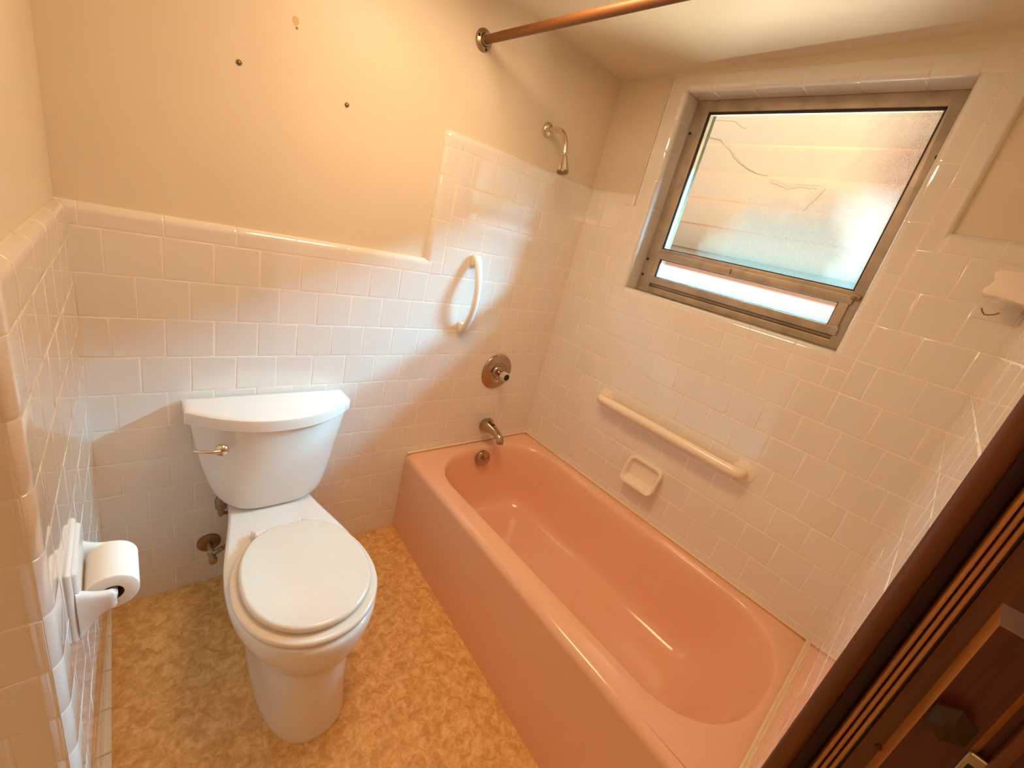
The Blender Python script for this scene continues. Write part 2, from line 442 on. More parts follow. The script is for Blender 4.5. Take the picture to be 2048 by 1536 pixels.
# ------------------------------------------------------------------ window
FX = 1.893                    # room-side face of the frame
w1 = bpy.data.objects.new('window_1', None); C.objects.link(w1); w1.location = (FX, -.765, OZ0); struct(w1)
def bar(mb, y0, y1, z0, z1, x0, x1, m=ALU, r=.003): mb.rbox(x0, x1, min(y0, y1), max(y0, y1), min(z0, z1), max(z0, z1), m, r=r, axis='x')
mb = MB()
bar(mb, OY0, -.402, OZ0, OZ1, FX, FX + .05); bar(mb, -1.143, OY1, OZ0, OZ1, FX, FX + .05)
bar(mb, -.398, -1.147, 2.100, OZ1, FX + .001, FX + .05); bar(mb, -.398, -1.147, OZ0, 1.388, FX + .001, FX + .05)
bar(mb, -.398, -1.147, 1.388, 1.402, FX + .012, FX + .05)
bar(mb, -.395, -1.15, 1.527, 1.557, FX + .004, FX + .05)
mb.build('frame', w1, loc=(FX, -.765, OZ0))
mb = MB()                     # lower hopper sash
bar(mb, -.392, -1.155, 1.402, 1.433, FX - .008, FX + .022); bar(mb, -.392, -1.155, 1.511, 1.542, FX - .008, FX + .022)
bar(mb, -.392, -.416, 1.405, 1.54, FX - .0075, FX + .022); bar(mb, -1.119, -1.150, 1.405, 1.54, FX - .0075, FX + .022)
sash = mb.build('sash', w1, loc=(FX, -.765, OZ0))
mb = MB()
for y0, y1, z0, z1 in ((-.402, -.408, 1.557, 2.1), (-1.138, -1.143, 1.557, 2.1), (-.402, -1.143, 2.093, 2.1), (-.402, -1.143, 1.557, 1.5605)):
    bar(mb, y0, y1, z0, z1, FX + .006, FX + .016, DARK, r=.001)  # dark strips drawn where the frame shadows the glass edge
mb.build('gasket_shadow', w1, loc=(FX, -.765, OZ0))
mb = MB()
for y0, y1, z0, z1 in ((-.416, -.4195, 1.433, 1.511), (-1.116, -1.119, 1.433, 1.511), (-.416, -1.119, 1.5085, 1.511), (-.416, -1.119, 1.433, 1.4355)):
    bar(mb, y0, y1, z0, z1, FX - .003, FX + .012, DARK, r=.001)
mb.build('gasket_shadow', w1, loc=(FX, -.765, OZ0))
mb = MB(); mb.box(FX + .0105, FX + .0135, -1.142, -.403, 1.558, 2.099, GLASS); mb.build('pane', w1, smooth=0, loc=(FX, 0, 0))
mb = MB(); mb.box(FX + .004, FX + .007, -1.118, -.417, 1.434, 1.510, GLASS2); mb.build('pane', w1, smooth=0, loc=(FX, 0, 0))
mb = MB()                     # small pull on the meeting rail and the latch at its right end
mb.tube([(FX - .008, -.735, 1.536), (FX - .016, -.735, 1.534), (FX - .017, -.735, 1.524), (FX - .009, -.735, 1.518)], .0028, CHROME, 8)
mb.build('sash_pull', w1, loc=(FX, -.765, OZ0))
mb = MB()
mb.rbox(FX - .016, FX - .004, -1.172, -1.145, 1.530, 1.546, BRASSY, r=.003, axis='x')
mb.tube([(FX - .016, -1.142, 1.545), (FX - .02, -1.150, 1.540), (FX - .016, -1.160, 1.536)], .003, BRASSY, 8)
mb.lathe([(0, .012), (.005, .010), (.006, 0)], (FX, -1.160, 1.538), (-1, 0, 0), BRASSY, 12)
mb.build('latch', w1, loc=(FX, -.765, OZ0))
for y, z in ((-.352, 2.02), (-.352, 1.50), (-.352, 1.43), (-1.178, 1.965)):
    mb = MB(); mb.lathe([(.006, 0), (.006, .003), (.003, .005), (.0, .005)], (FX, y, z), (-1, 0, 0), DARK, 10)
    mb.build('frame_screw', w1, loc=(FX, y, z))

# ------------------------------------------------------------------ left wall, its end and the nook beyond
LZ = 1.2175                   # its courses sit slightly lower
UE = .727
mb = MB()
ps = [(-.02 - .0, BED), (-.02 - TH * .74, -.731), (-1.3, -.731), (-1.3, BED)]
a = mb.pts([(x, y, 0) for x, y in ps]); b = mb.pts([(x, y, 2.36) for x, y in ps])
for i in range(4): mb.face((a[i], a[(i + 1) % 4], b[(i + 1) % 4], b[i]), PLASTER)
mb.face(a, PLASTER); mb.face(b, PLASTER)
wl = struct(mb.build('wall_left'))
mb = MB()
bed(mb, left, -.01, UE, 0, LZ)
field(mb, left, [(0, UE - .045, 0, LZ)], 0, range(0, 11), .0815, zref=LZ, tilt=.0007)
bed(mb, endf, 0, 1.2, 0, LZ)
for k in range(11):
    vb, vt = max(0, LZ - S * (k + 1)), LZ - S * k
    o = .004 if k % 2 == 1 else .06
    x = 0
    us = [0, o] + [o + S * i for i in range(1, 10)]
    for i in range(len(us) - 1):
        if us[i + 1] - us[i] > .008: tile(mb, endf, us[i], us[i + 1], vb, vt)
mb.build('tile_field', wl)
mb = MB()
# upright bullnose corner: rounded strip of quarter-turn pieces
def corner_piece(z0, z1, inset=0., m=TILE, top=False):
    r = .026; cx, cy = -TH * .735 - r, -UE - .0
    prof = [(-TH * (UE - .045) - inset, -(UE - .045))]
    prof += [(cx + (r - inset) * cos(t), cy - (r - inset) * sin(t)) for t in [k / 8 * pi / 2 for k in range(9)]]
    prof += [(-.0285 - .014, YE + inset)]
    if inset: mb.grid([[(x, y, z) for x, y in prof] for z in (z0, z1)], m)
    else:
        g = .0009
        def ins(i): return [(-TH * (UE - .045) - i, -(UE - .045) - g)] + [(cx + (r - i) * cos(t), cy - (r - i) * sin(t)) for t in [k / 8 * pi / 2 for k in range(9)]] + [(-.0285 - .014, YE + i)]
        mb.grid([[(x, y, z) for x, y in ins(i)] for z, i in ((z0 + g, .002), (z0 + g + .001, .0005), (z0 + .004, 0), (z1 - .004, 0), (z1 - g - .001, .0005), (z1 - g, .002))], m)
for k in range(11): corner_piece(max(0, LZ - S * (k + 1)), LZ - S * k)
corner_piece(0, LZ + .03, .0009, GROUT)
# cap along the left wall and round its end
CH = .079
js = [-.0, .03, .18, .335, .49, .645, UE]
for i in range(len(js) - 1): trimtile(mb, left, js[i], js[i + 1], LZ, LZ + CH, 'T', r=.021)
bedround(mb, left, 0, UE, LZ, LZ + CH, 'T', r=.021)
for i in range(6): trimtile(mb, endf, .014 + .155 * i, .014 + .155 * (i + 1), LZ, LZ + CH, 'T', r=.021)
bedround(mb, endf, .014, .9, LZ, LZ + CH, 'T', r=.021)
# rounded cap at the outside corner
r = .026; cx, cy = -TH * .735 - r, -UE; rows = []
for k in range(9):
    t = k / 8 * pi / 2; h = .021
    col = [(r - .0 , LZ + .001), (r, LZ + CH - h)] + [(r - h * (1 - cos(q)), LZ + CH - h + h * sin(q)) for q in [j / 6 * pi / 2 for j in range(1, 7)]] + [(0, LZ + CH)]
    rows.append([(cx + a * cos(t), cy - a * sin(t), z) for a, z in col])
mb.grid(rows, TILE)
mb.build('tile_trim', wl)
# little base strip at the foot of the left wall
mb = MB()
for i in range(6):
    a0, a1 = .0 + .125 * i, min(.0 + .125 * (i + 1), .748)
    mb.rbox(-.016, .0045 , -a1 + .0008, -a0 - .0008, 0, .011, TILE, r=.004)
tr = struct(mb.build('trim_1'))

mb = MB(); mb.box(-1.42, -1.3, -3.6, -.7, 0, 2.4, PLASTER); struct(mb.build('wall_nook'))
mb = MB(); mb.box(-1.42, 2.0, -3.7, -3.6, 0, 2.4, PLASTER); struct(mb.build('wall_hall'))

# ------------------------------------------------------------------ front wall (foot of the tub) and the doorway in it
XJ = .80
UJ = XW - XJ
mb = MB()
yb = lambda x: YF - .025 * (XW - x)
ps = [(2.0, YF - BED + .005), (XJ + .078, yb(XJ + .078) - BED), (XJ + .078, yb(XJ) - .13), (2.0, YF - .13)]
a = mb.pts([(x, y, 0) for x, y in ps]); b = mb.pts([(x, y, 2.4) for x, y in ps])
for i in range(4): mb.face((a[i], a[(i + 1) % 4], b[(i + 1) % 4], b[i]), PLASTER)
mb.face(a, PLASTER); mb.face(b, PLASTER)
wf = struct(mb.build('wall_front'))
mb = MB()
bed(mb, front, 0, UJ - .012, 0, ZT)
field(mb, front, [(0, UJ - .012, 0, ZT)], 0, range(-4, 11), .045, tilt=.0003)
mb.build('tile_field', wf)
mb = MB()
js = [0, .13, .285, .44, .595, .75, .905, UJ - .012]
for i in range(len(js) - 1): trimtile(mb, front, js[i], js[i + 1], ZT, SZT + .004, 'T', r=.021)
bedround(mb, front, 0, UJ - .012, ZT, SZT + .004, 'T', r=.021)
mb.build('tile_cap', wf)

d1 = bpy.data.objects.new('door_1', None); C.objects.link(d1); d1.location = (XJ, -1.60, 0); struct(d1)
DZ = 2.08
def post(name, prof, m, z0=0., z1=DZ):
    mb = MB(); mb.loft([[(x, y, z) for x, y in prof] for z in (z0, z1)], m); return mb.build(name, d1, loc=(XJ, -1.60, 0))
post('casing', [(XJ + .08, -1.550), (XJ + .08, -1.5445), (XJ + .012, -1.5445)] + [(XJ + .008 - .010 * cos(t), -1.5505 + .012 * sin(t)) for t in [pi / 2 - k / 8 * pi for k in range(9)]] + [(XJ + .012, -1.564), (XJ + .08, -1.564)], WOOD)
post('rebate', [(XJ + .055, -1.56), (XJ + .055, -1.5825), (XJ + .075, -1.5825), (XJ + .075, -1.56)], WOODD)  # dark colour puts the groove's shade into the wood
for k in range(3):
    y = -1.5835 - .0068 * k
    post('reed', [(XJ + .02, y + .0022)] + [(XJ + .004 - .0026 * sin(t), y + .0024 * cos(t)) for t in [j / 6 * pi for j in range(7)]] + [(XJ + .02, y - .0022)], WOODL)
post('reed_backing', [(XJ + .018, -1.5815), (XJ + .018, -1.604), (XJ + .05, -1.604), (XJ + .05, -1.5815)], WOODD)
post('stile', [(XJ + .012, -1.604), (XJ + .012, -1.6215), (XJ + .05, -1.6215), (XJ + .05, -1.604)], WOOD)
# raised panel: bevelled border with mitred top, dark field
PT = 1.222
mb = MB()
ya, ybv, yc, yd = -1.6215, -1.6285, -1.672, -1.680
o = [(XJ + .012, ya, 0), (XJ + .012, ya, PT), (XJ + .012, yd, PT), (XJ + .012, yd, 0)]
i_ = [(XJ + .002, ybv, 0), (XJ + .002, ybv, PT - .022), (XJ + .002, yc, PT - .022), (XJ + .002, yc, 0)]
a = mb.pts(o); b = mb.pts(i_)
for k in range(3): mb.face((a[k], a[k + 1], b[k + 1], b[k]), WOODL if k != 1 else WOOD)  # lighter colour on the bevel sides paints them as lit
mb.build('panel_bevel', d1, smooth=0, loc=(XJ, -1.60, 0))
mb = MB(); mb.box(XJ + .0022, XJ + .04, yc, ybv, 0, PT - .022, WOODD); mb.build('panel', d1, smooth=0, loc=(XJ, -1.60, 0))
mb = MB(); mb.box(XJ + .012, XJ + .05, yd - .001, ya, PT, DZ, WOOD); mb.box(XJ + .012, XJ + .05, -1.78, yd, 0, DZ, WOODD); mb.build('jamb', d1, smooth=0, loc=(XJ, -1.60, 0))
mb = MB(); mb.rbox(XJ - .002, XJ + .015, -1.70, -1.688, 0, DZ, WOOD, r=.003); mb.build('stop', d1, loc=(XJ, -1.60, 0))
# hexagonal pull
mb = MB(); hc = Vector((XJ + .0022, -1.6465, 1.066)); rows = []
for rr, h in ((.012, 0), (.012, .008), (.026, .012), (.026, .017), (.009, .024)):
    rows.append([hc + Vector((-h, rr * .78 * cos(pi / 6 + k * pi / 3), rr * sin(pi / 6 + k * pi / 3))) for k in range(6)])
mb.loft(rows, mat('blackened_bronze', (.035, .018, .006), .35, metal=.4)); mb.build('knob', d1, smooth=0, loc=(XJ, -1.60, 0))
mb = MB(); mb.rbox(XJ - .001, XJ + .006, -1.69, -1.672, 1.0, 1.045, BRASSY, r=.003, axis='x'); mb.box(XJ - .0015, XJ + .004, -1.685, -1.677, 1.015, 1.03, BLACK)
mb.build('strike_plate', d1, loc=(XJ, -1.60, 0))
mb = MB(); mb.lathe([(.0, .0022), (.0035, .0018), (.0042, 0)], (XJ + .0115, -1.6195, .958), (-1, 0, 0), WOODD, 12); mb.build('screw_plug', d1, loc=(XJ, -1.60, 0))

# ------------------------------------------------------------------ bathtub
RZ = .405
tub = thing('bathtub', 'salmon pink bathtub built in along the tiled window wall', 'bathtub', (1.41, -.76, 0))
def rimx(y): return 1.030 - .024 * (-y)
def footx(y): return 1.018 - .058 * (-y)
mb = MB()
ys = [-.001 - 1.537 * k / 24 for k in range(25)]
prof_n = 9
rows = []
for y in ys:
    xr, xf = rimx(y), footx(y); R = .030
    col = [(xf, .0), (xf + .001, .05)]
    xt = xr - .004
    col += [(xf + (xt - xf) * .55, .22), (xt - .001, RZ - R - .02)]
    col += [(xt + R * (1 - cos(t)), RZ - R + R * sin(t)) for t in [k / prof_n * pi / 2 for k in range(prof_n + 1)]]
    rows.append([(x, y, z) for x, z in col])
mb.grid(rows, PINK)
# rim: outer rectangle to superellipse basin lip, then down into the basin
NB = 96
cxb, ycb0, ycb1 = 1.4235, -.30, -1.245
def lip(t, ax, e0, e1, y0=0., y1=0., xo=0., p=2.35):
    c, s_ = cos(t), sin(t)
    q = lambda v: math.copysign(abs(v) ** (2 / p), v)
    x = cxb + xo + ax * q(c)
    if s_ >= 0: y = ycb0 + y0 + e0 * q(s_)
    else: y = ycb1 + y1 + e1 * q(s_)
    return x, y
ts = [2 * pi * k / NB for k in range(NB)]
def ring(ax, e0, e1, z, y0=0., y1=0., xo=0., p=2.35):
    return [(*lip(t, ax, e0, e1, y0, y1, xo, p), z) for t in ts]
lipr = ring(.3275, .252, .262, RZ)
outer = []
for (x, y, z) in lipr:
    # push outwards from the basin axis to the rectangle
    cy = max(min(y, ycb0), ycb1); dx, dy = x - cxb, y - cy
    best = 1e9
    xl = rimx(y) + .026
    for lim, d, o_ in ((XW - .0022, dx, cxb), (xl, dx, cxb)):
        if abs(d) > 1e-6:
            k = (lim - o_) / d
            if k > 0: best = min(best, k)
    for lim in (-.0022, -1.518):
        if abs(dy) > 1e-6:
            k = (lim - cy) / dy
            if k > 0: best = min(best, k)
    ox, oy = cxb + dx * best, cy + dy * best
    if oy < -1.5: oy = YF - .025 * (XW - ox) + .0022
    outer.append((ox, oy, RZ + (.003 if ox > 1.7 else 0)))
# exact corners
for cx_, cy_ in ((XW - .0022, -.001), (XW - .0022, -1.518), (rimx(0) + .026, -.001), (rimx(-1.5) + .026, -1.518)):
    j = min(range(NB), key=lambda k: (outer[k][0] - cx_) ** 2 + (outer[k][1] - cy_) ** 2)
    outer[j] = (cx_, cy_ if cy_ > -1 else YF - .025 * (XW - cx_) + .0022, RZ)
mid = [((a[0] + b[0]) / 2, (a[1] + b[1]) / 2, RZ + .0005) for a, b in zip(outer, lipr)]
rr = [outer, mid, lipr,
      ring(.3225, .247, .257, RZ - .003), ring(.317, .241, .251, RZ - .012), ring(.312, .235, .246, RZ - .03),
      ring(.300, .224, .222, .30, y1=.01), ring(.286, .212, .196, .21, y1=.035), ring(.272, .20, .175, .14, y1=.06),
      ring(.256, .186, .16, .098, y1=.075), ring(.232, .165, .145, .073, y1=.085), ring(.20, .14, .12, .062, y1=.09), ring(.14, .09, .08, .057, y1=.09), ring(.05, .03, .03, .055, y1=.09)]
ids = mb.grid(rr, PINK, closeu=True); mb.face(ids[-1], PINK)
mb.build('tub_body', tub, smooth=60, loc=(1.41, -.76, 0))
# overflow plate with trip lever
ov = Vector((1.434, -.083, .352)); n_ = Vector((0, -1, .12)).normalized()
mb = MB(); mb.lathe([(.041, -.014), (.043, .003), (.040, .009), (.029, .012), (.024, .009), (.0, .009)], ov, n_, CHROME, 36)
op = mb.build('overflow_plate', tub, loc=(1.41, -.76, 0)); op['label'] = 'brown chrome overflow plate'
mb = MB()
u_ = Vector((1, 0, 0))
mb.tube([ov + n_ * .010 + Vector((.0, 0, -.004)), ov + n_ * .02 + Vector((.004, 0, .002)), ov + n_ * .026 + Vector((.010, 0, .012)), ov + n_ * .026 + Vector((.014, 0, .02))], [.005, .0045, .004, .005], CHROME, 10)
lv = mb.build('trip_lever', op, loc=(0, 0, 0)); lv.matrix_parent_inverse = Matrix.Translation(-Vector((1.41, -.76, 0)))
# caulk lines belong to the walls
for par, pth_ in ((wb, [(1.03, -.002, RZ + .0065), (XW, -.002, RZ + .0092)]), (wr, [(XW - .002, 0, RZ + .0092), (XW - .002, YF, RZ + .0092)]), (wf, [(XW, YF + .002, RZ + .0092), (1.0, yb(1.0) + .002, RZ + .0062)])):
    mb = MB(); mb.tube(pth_, .0055, CAULK, 8); mb.build('caulk_bead', par)

# ------------------------------------------------------------------ toilet
TX = .436
toi = thing('toilet', 'white two-piece toilet with closed seat against the tiled back wall', 'toilet', (TX, -.4, 0))
TL = (TX, -.4, 0)
def outline(yb, yf, yc, wn, wm, z, n=40, cx=TX, p=2.1, skew=0., pw=1.0):
    """egg outline: straight neck at the back widening to wm at yc, rounded front"""
    half = []
    for k in range(n + 1):
        s_ = k / n
        if s_ < .45:
            q = s_ / .45; y = yb + (yc - yb) * q; w = wn + (wm - wn) * (.5 - .5 * cos(pi * q ** pw))
        else:
            q = (s_ - .45) / .55; t = q * pi / 2; y = yc + (yf - yc) * sin(t) ** (2 / p); w = wm * cos(t) ** (2 / p)
        half.append((w, y))
    r = [(cx + w + skew * (y - yb), y, z) for w, y in half] + [(cx - w + skew * (y - yb), y, z) for w, y in half[::-1]]
    return r
SK = -.008
mb = MB()
B_ = lambda yb, yf, yc, wn, wm, z, **k: outline(yb, yf, yc, wn, wm, z, skew=SK, **k)
rows = [B_(-.17, -.732, -.50, .104, .120, 0, p=2.5), B_(-.17, -.735, -.50, .104, .122, .015, p=2.5), B_(-.17, -.731, -.50, .104, .118, .03, p=2.5),
        B_(-.16, -.726, -.50, .103, .116, .12, p=2.5), B_(-.15, -.722, -.50, .103, .116, .20, p=2.4), B_(-.12, -.722, -.49, .105, .119, .24, p=2.3),
        B_(-.09, -.728, -.49, .108, .134, .268), B_(-.06, -.741, -.50, .113, .158, .297), B_(-.045, -.753, -.50, .117, .178, .328),
        B_(-.04, -.759, -.50, .120, .188, .36), B_(-.04, -.760, -.50, .121, .191, .385), B_(-.04, -.758, -.50, .121, .190, .398), B_(-.042, -.754, -.50, .119, .187, .405),
        B_(-.05, -.745, -.50, .113, .177, .408)]
mb.loft(rows, PORC); mb.build('bowl', toi, smooth=60, loc=TL)
# seat and lid (round front)
def seat_outline(yb, yf, yc, wm, back_semi, z, i=0., p=2.25):
    n = 30; half = []
    ts_ = [k / n for k in range(n + 1)]
    yb -= i * .6; yf += i; w = wm - i; bs = back_semi - i
    for q in ts_:                      # back edge forward to the widest line
        y = yb + (yc - yb) * (1 - (1 - q) ** 1.0)
        half.append((w * max(0, 1 - (abs(y - yc) / bs) ** p) ** (1 / p), y))
    for q in ts_[1:]:
        t = q * pi / 2; half.append((w * cos(t) ** (2 / 2.08), yc + (yf - yc) * sin(t) ** (2 / 2.08)))
    return [(TX + .004 + a, y, z) for a, y in half] + [(TX + .004 - a, y, z) for a, y in half[::-1]]
def seat_rings(yb, yf, wm, z0, z1, r, yc=-.535, bs=.235, crown=0.):
    rows = [seat_outline(yb, yf, yc, wm, bs, z, i) for z, i in ((z0, r * .8), (z0 + r * .4, r * .2), (z0 + r, 0), (z1 - r, 0), (z1 - r * .5, r * .14), (z1 - r * .13, r * .5), (z1, r))]
    if crown:
        for k in (.75, .5, .25):
            rows.append([(TX + (x - TX) * k, -.53 + (y + .53) * k, z1 + crown * (1 - k * k)) for x, y, z in rows[6]])
    return rows
mb = MB(); mb.loft(seat_rings(-.322, -.752, .186, .411, .430, .009), SEATM); mb.build('seat', toi, smooth=60, loc=TL)
mb = MB(); mb.loft(seat_rings(-.320, -.728, .166, .433, .455, .010, bs=.222, crown=.004), SEATM); mb.build('seat_lid', toi, smooth=60, loc=TL)
for sx in (-1, 1):
    x = TX + sx * .0735 + .003
    mb = MB(); mb.rbox(x - .022, x + .022, -.316, -.288, .404, .434, WHITE, r=.006); mb.rbox(x - .019, x + .019, -.330, -.304, .424, .442, WHITE, r=.006)
    mb.build('hinge', toi, loc=TL)
# tank
TC = .446
def tank_ring(hw, d, z, yb=-.012):
    b = max(0, min(1, (z - .45) / .20)); o = []
    q = lambda v, e: math.copysign(abs(v) ** e, v)
    for k in range(49):
        t = pi * k / 48; u = q(cos(t), .52); sn = max(0, sin(t))
        dep_s = d * q(sn, .62)
        dep_d = d * (.46 + .54 * (1 - abs(u) ** 2.2)) * min(1, (sn / .16) ** .8 if sn < .16 else 1)
        o.append((TC + hw * u, yb - (dep_s * (1 - b) + dep_d * b), z))
    return o
mb = MB()
rows = []
for z, hw, d in ((.4085, .105, .14), (.411, .124, .152), (.420, .145, .161), (.438, .163, .167), (.465, .179, .170), (.51, .193, .172), (.56, .204, .174), (.63, .217, .178), (.70, .227, .182), (.7255, .229, .183)):
    rows.append(tank_ring(hw, d, z))
mb.loft(rows, PORC); mb.build('tank', toi, smooth=60, loc=TL)
def lid_ring(z, i=0.):
    yb, ysd, hw = -.006 - i, -.098, .2435 - i
    o = [(TC + hw, yb), (TC + hw, (yb + ysd) / 2), (TC + hw + .001, ysd)]
    for k in range(1, 32):
        t = -1 + 2 * k / 32
        o.append((TC - hw * t * (1 - .0), ysd - (.108 - i) * (1 - abs(t) ** 2.2)))
    o += [(TC - hw - .001, ysd), (TC - hw, (yb + ysd) / 2), (TC - hw, yb)]
    return [(x, y, z) for x, y in o]
mb = MB(); mb.loft([lid_ring(.726, .002), lid_ring(.728, .0), lid_ring(.758, 0), lid_ring(.764, .002), lid_ring(.7675, .008), lid_ring(.769, .02)], PORC)
mb.build('tank_lid', toi, smooth=35, loc=TL)
mb = MB()
lvx, lvy, lvz = .284, -.192, .676
mb.lathe([(.019, 0), (.019, .006), (.016, .013), (.010, .017), (0, .018)], (lvx, lvy + .008, lvz), (-.25, -1, 0), BRIGHT, 24)
mb.tube(bez((lvx - .008, lvy - .006, lvz + .001), (lvx - .03, lvy - .010, lvz + .004), (lvx - .045, lvy - .004, lvz + .006), (lvx - .068, lvy + .006, lvz + .006), 8), [.006, .0058, .0055, .005, .0048, .0046, .0045, .0045, .004], BRIGHT, 10)
fl = mb.build('flush_lever', toi, loc=TL); fl['label'] = 'chrome flush lever'
mb = MB(); mb.lathe([(.0, 0), (.009, .0), (.010, .022), (.016, .024), (.018, .055), (.012, .075)], (.296, -.085, .362), (0, 0, 1), DULLM, 16)
fn = mb.build('fill_nut', toi, loc=TL); fn['label'] = 'dark fill valve nut under the tank'

# ------------------------------------------------------------------ stop valve and supply hose
sv = thing('stop_valve', 'tarnished water stop valve on the back wall beside the toilet base', 'valve', (.272, 0, .178))
SL = (.272, 0, .178)
mb = MB(); mb.lathe([(.037, .001), (.036, .006), (.028, .010), (.016, .014), (.0, .014)], SL, (0, -1, 0), DULLM, 28); mb.build('escutcheon', sv, loc=SL)
mb = MB(); mb.lathe([(.0095, 0), (.0095, .052), (.013, .054), (.013, .066), (.0105, .068), (.0105, .086), (.008, .088)], SL, (0, -1, 0), BRASSY, 18)
mb.tube([(.272, -.072, .178), (.284, -.072, .186), (.294, -.072, .194)], .0075, BRASSY, 10); mb.build('valve_body', sv, loc=SL)
mb = MB(); mb.lathe([(.007, .084), (.012, .088), (.0135, .098), (.012, .108), (.006, .110), (.0, .108)], SL, (0, -1, 0), BRASSY, 14); mb.build('valve_knob', sv, loc=SL)
mb = MB()
mb.tube(bez((.290, -.072, .191), (.345, -.062, .212), (.375, -.036, .245), (.352, -.028, .285), 14) + bez((.352, -.028, .285), (.333, -.021, .320), (.300, -.030, .318), (.296, -.085, .355), 12)[1:], .0058, HOSE, 12)
mb.tube([(.290, -.072, .191), (.304, -.072, .200)], .0085, DULLM, 6); hs = mb.build('supply_hose', sv, loc=SL)

# ------------------------------------------------------------------ bath fittings
# shower arm and head
sh = thing('shower_fitting', 'small chrome shower head on a bent arm high on the back wall', 'shower head', (1.441, BED, 1.892))
HL = (1.441, BED, 1.892)
mb = MB(); mb.lathe([(.029, 0), (.029, .003), (.024, .010), (.014, .015), (.0, .015)], HL, (0, -1, 0), BRIGHT, 28); mb.build('flange', sh, loc=HL)
tipa = Vector((1.441, -.112, 1.800))
mb = MB(); mb.tube([(1.441, BED - .01, 1.892), (1.441, -.03, 1.892)] + bez((1.441, -.03, 1.892), (1.441, -.075, 1.892), (1.441, -.098, 1.868), (1.441, -.110, 1.815), 10)[1:] , .0105, BRIGHT, 16); mb.build('arm', sh, loc=HL)
dd = Vector((0, -.22, -1)).normalized()
t0 = Vector((1.441, -.109, 1.82))
mb = MB(); mb.lathe([(.0125, 0), (.0125, .014), (.010, .016), (.0095, .020), (.0125, .024), (.014, .030), (.0235, .074), (.0245, .080)], t0, dd, BRIGHT, 24); mb.build('head', sh, loc=HL)
mb = MB(); mb.lathe([(.0245, .080), (.0235, .087), (.020, .089), (.0, .087)], t0, dd, DULLM, 24); fc = mb.build('spray_face', sh, loc=HL)
# curtain rod
rod = thing('curtain_rod', 'copper brown shower curtain rod above the outer edge of the bathtub', 'curtain rod', (1.058, -.75, 2.050))
RL = (1.058, -.75, 2.050)
mb = MB(); mb.tube([(1.058, BED - .008, 2.050), (1.058, YF - .028, 2.050)], .0135, COPPER, 20); mb.build('rod', rod, loc=RL)
for y, d in ((BED, -1), (YF - .038, 1)):
    o = (1.058, y, 2.050)
    mb = MB(); mb.lathe([(.034, 0), (.034, .003), (.030, .009), (.021, .012), (.019, .010), (.0185, .024), (.0155, .024)], o, (0, d, 0), BRASSY, 28)
    if d < 0:
        for a in (pi * .95, pi * .95 + 2.1, pi * .95 - 2.1): mb.lathe([(.0045, .008), (.0045, .012), (0, .012)], (o[0] + .0265 * cos(a), y, o[2] + .0265 * sin(a)), (0, d, 0), BLACK, 8)
    mb.build('flange', rod, loc=RL)
# mixer
mx = thing('shower_mixer', 'round chrome shower mixer plate with clear knob on the back wall', 'shower valve', (1.459, 0, .808))
ML = (1.459, 0, .808)
mb = MB(); mb.lathe([(.092, 0), (.092, .003), (.089, .007), (.083, .009), (.056, .011), (.052, .014), (.049, .011), (.034, .012), (.031, .019), (.026, .022), (.0, .022)], ML, (0, -1, 0), CHROME, 48); mb.build('escutcheon', mx, loc=ML)
mb = MB(); mb.lathe([(.0145, .02), (.0145, .05)], ML, (0, -1, 0), CHROME, 20); mb.build('stem', mx, loc=ML)
mk, nt, b = new_mat('clear_acrylic'); b.inputs['Base Color'].default_value = (.86, .76, .63, 1); b.inputs['Roughness'].default_value = .12; b.inputs['Transmission Weight'].default_value = .45
mb = MB(); rows = []
for r_, h in ((.013, .046), (.020, .051), (.0235, .058), (.0235, .074), (.021, .080), (.0165, .082)):
    rows.append([Vector(ML) + Vector((r_ * (1 + .06 * cos(8 * k * pi / 16)) * cos(k * pi / 16), -h, r_ * (1 + .06 * cos(8 * k * pi / 16)) * sin(k * pi / 16))) for k in range(32)])
mb.loft(rows, mk); mb.build('knob', mx, smooth=25, loc=ML)
mb = MB(); mb.lathe([(.0165, .0815), (.015, .084), (.0, .084)], ML, (0, -1, 0), BLACK, 20); mb.build('knob_cap', mx, loc=ML)
# spout
sp = thing('tub_spout', 'brushed metal tub spout over the drain end of the bathtub', 'faucet', (1.464, 0, .505))
PL = (1.464, 0, .505)
SXc = 1.464
mb = MB(); rows = []
st = [(0, .505, .034, .036), (-.008, .505, .035, .037), (-.03, .508, .034, .034), (-.055, .511, .030, .028), (-.08, .511, .025, .022), (-.105, .507, .0215, .020), (-.122, .500, .020, .0195)]
for y, z, w_, h_ in st:
    rows.append([(SXc + w_ * cos(2 * pi * k / 24), y, z + h_ * sin(2 * pi * k / 24)) for k in range(24)])
for q in (.35, .7, 1.0):     # turn down into the nozzle
    a = q * pi / 2; c0 = Vector((SXc, -.122, .478)); rr_ = .022
    cen = c0 + Vector((0, -rr_ * sin(a), rr_ * cos(a)))
    up = Vector((0, -sin(a), cos(a)))
    rows.append([cen + Vector((1, 0, 0)) * .0195 * cos(2 * pi * k / 24) + up * .0185 * sin(2 * pi * k / 24) for k in range(24)])
rows.append([p + Vector((0, 0, -.006)) for p in rows[-1]])
mb.loft(rows, CHROME); mb.build('spout_body', sp, smooth=60, loc=PL)
mb = MB(); mb.rbox(SXc - .008, SXc + .008, -.058, -.022, .548, .556, CHROME, r=.0035); mb.tube([(SXc, -.036, .53), (SXc, -.036, .551)], .0045, CHROME, 8); mb.build('diverter', sp, loc=PL)
mb = MB(); mb.rbox(SXc - .009, SXc + .009, -.072, -.058, .530, .5385, BLACK, r=.003); mb.rbox(SXc - .004, SXc + .004, -.092, -.084, .527, .5325, BLACK, r=.002); mb.build('slot', sp, loc=PL)
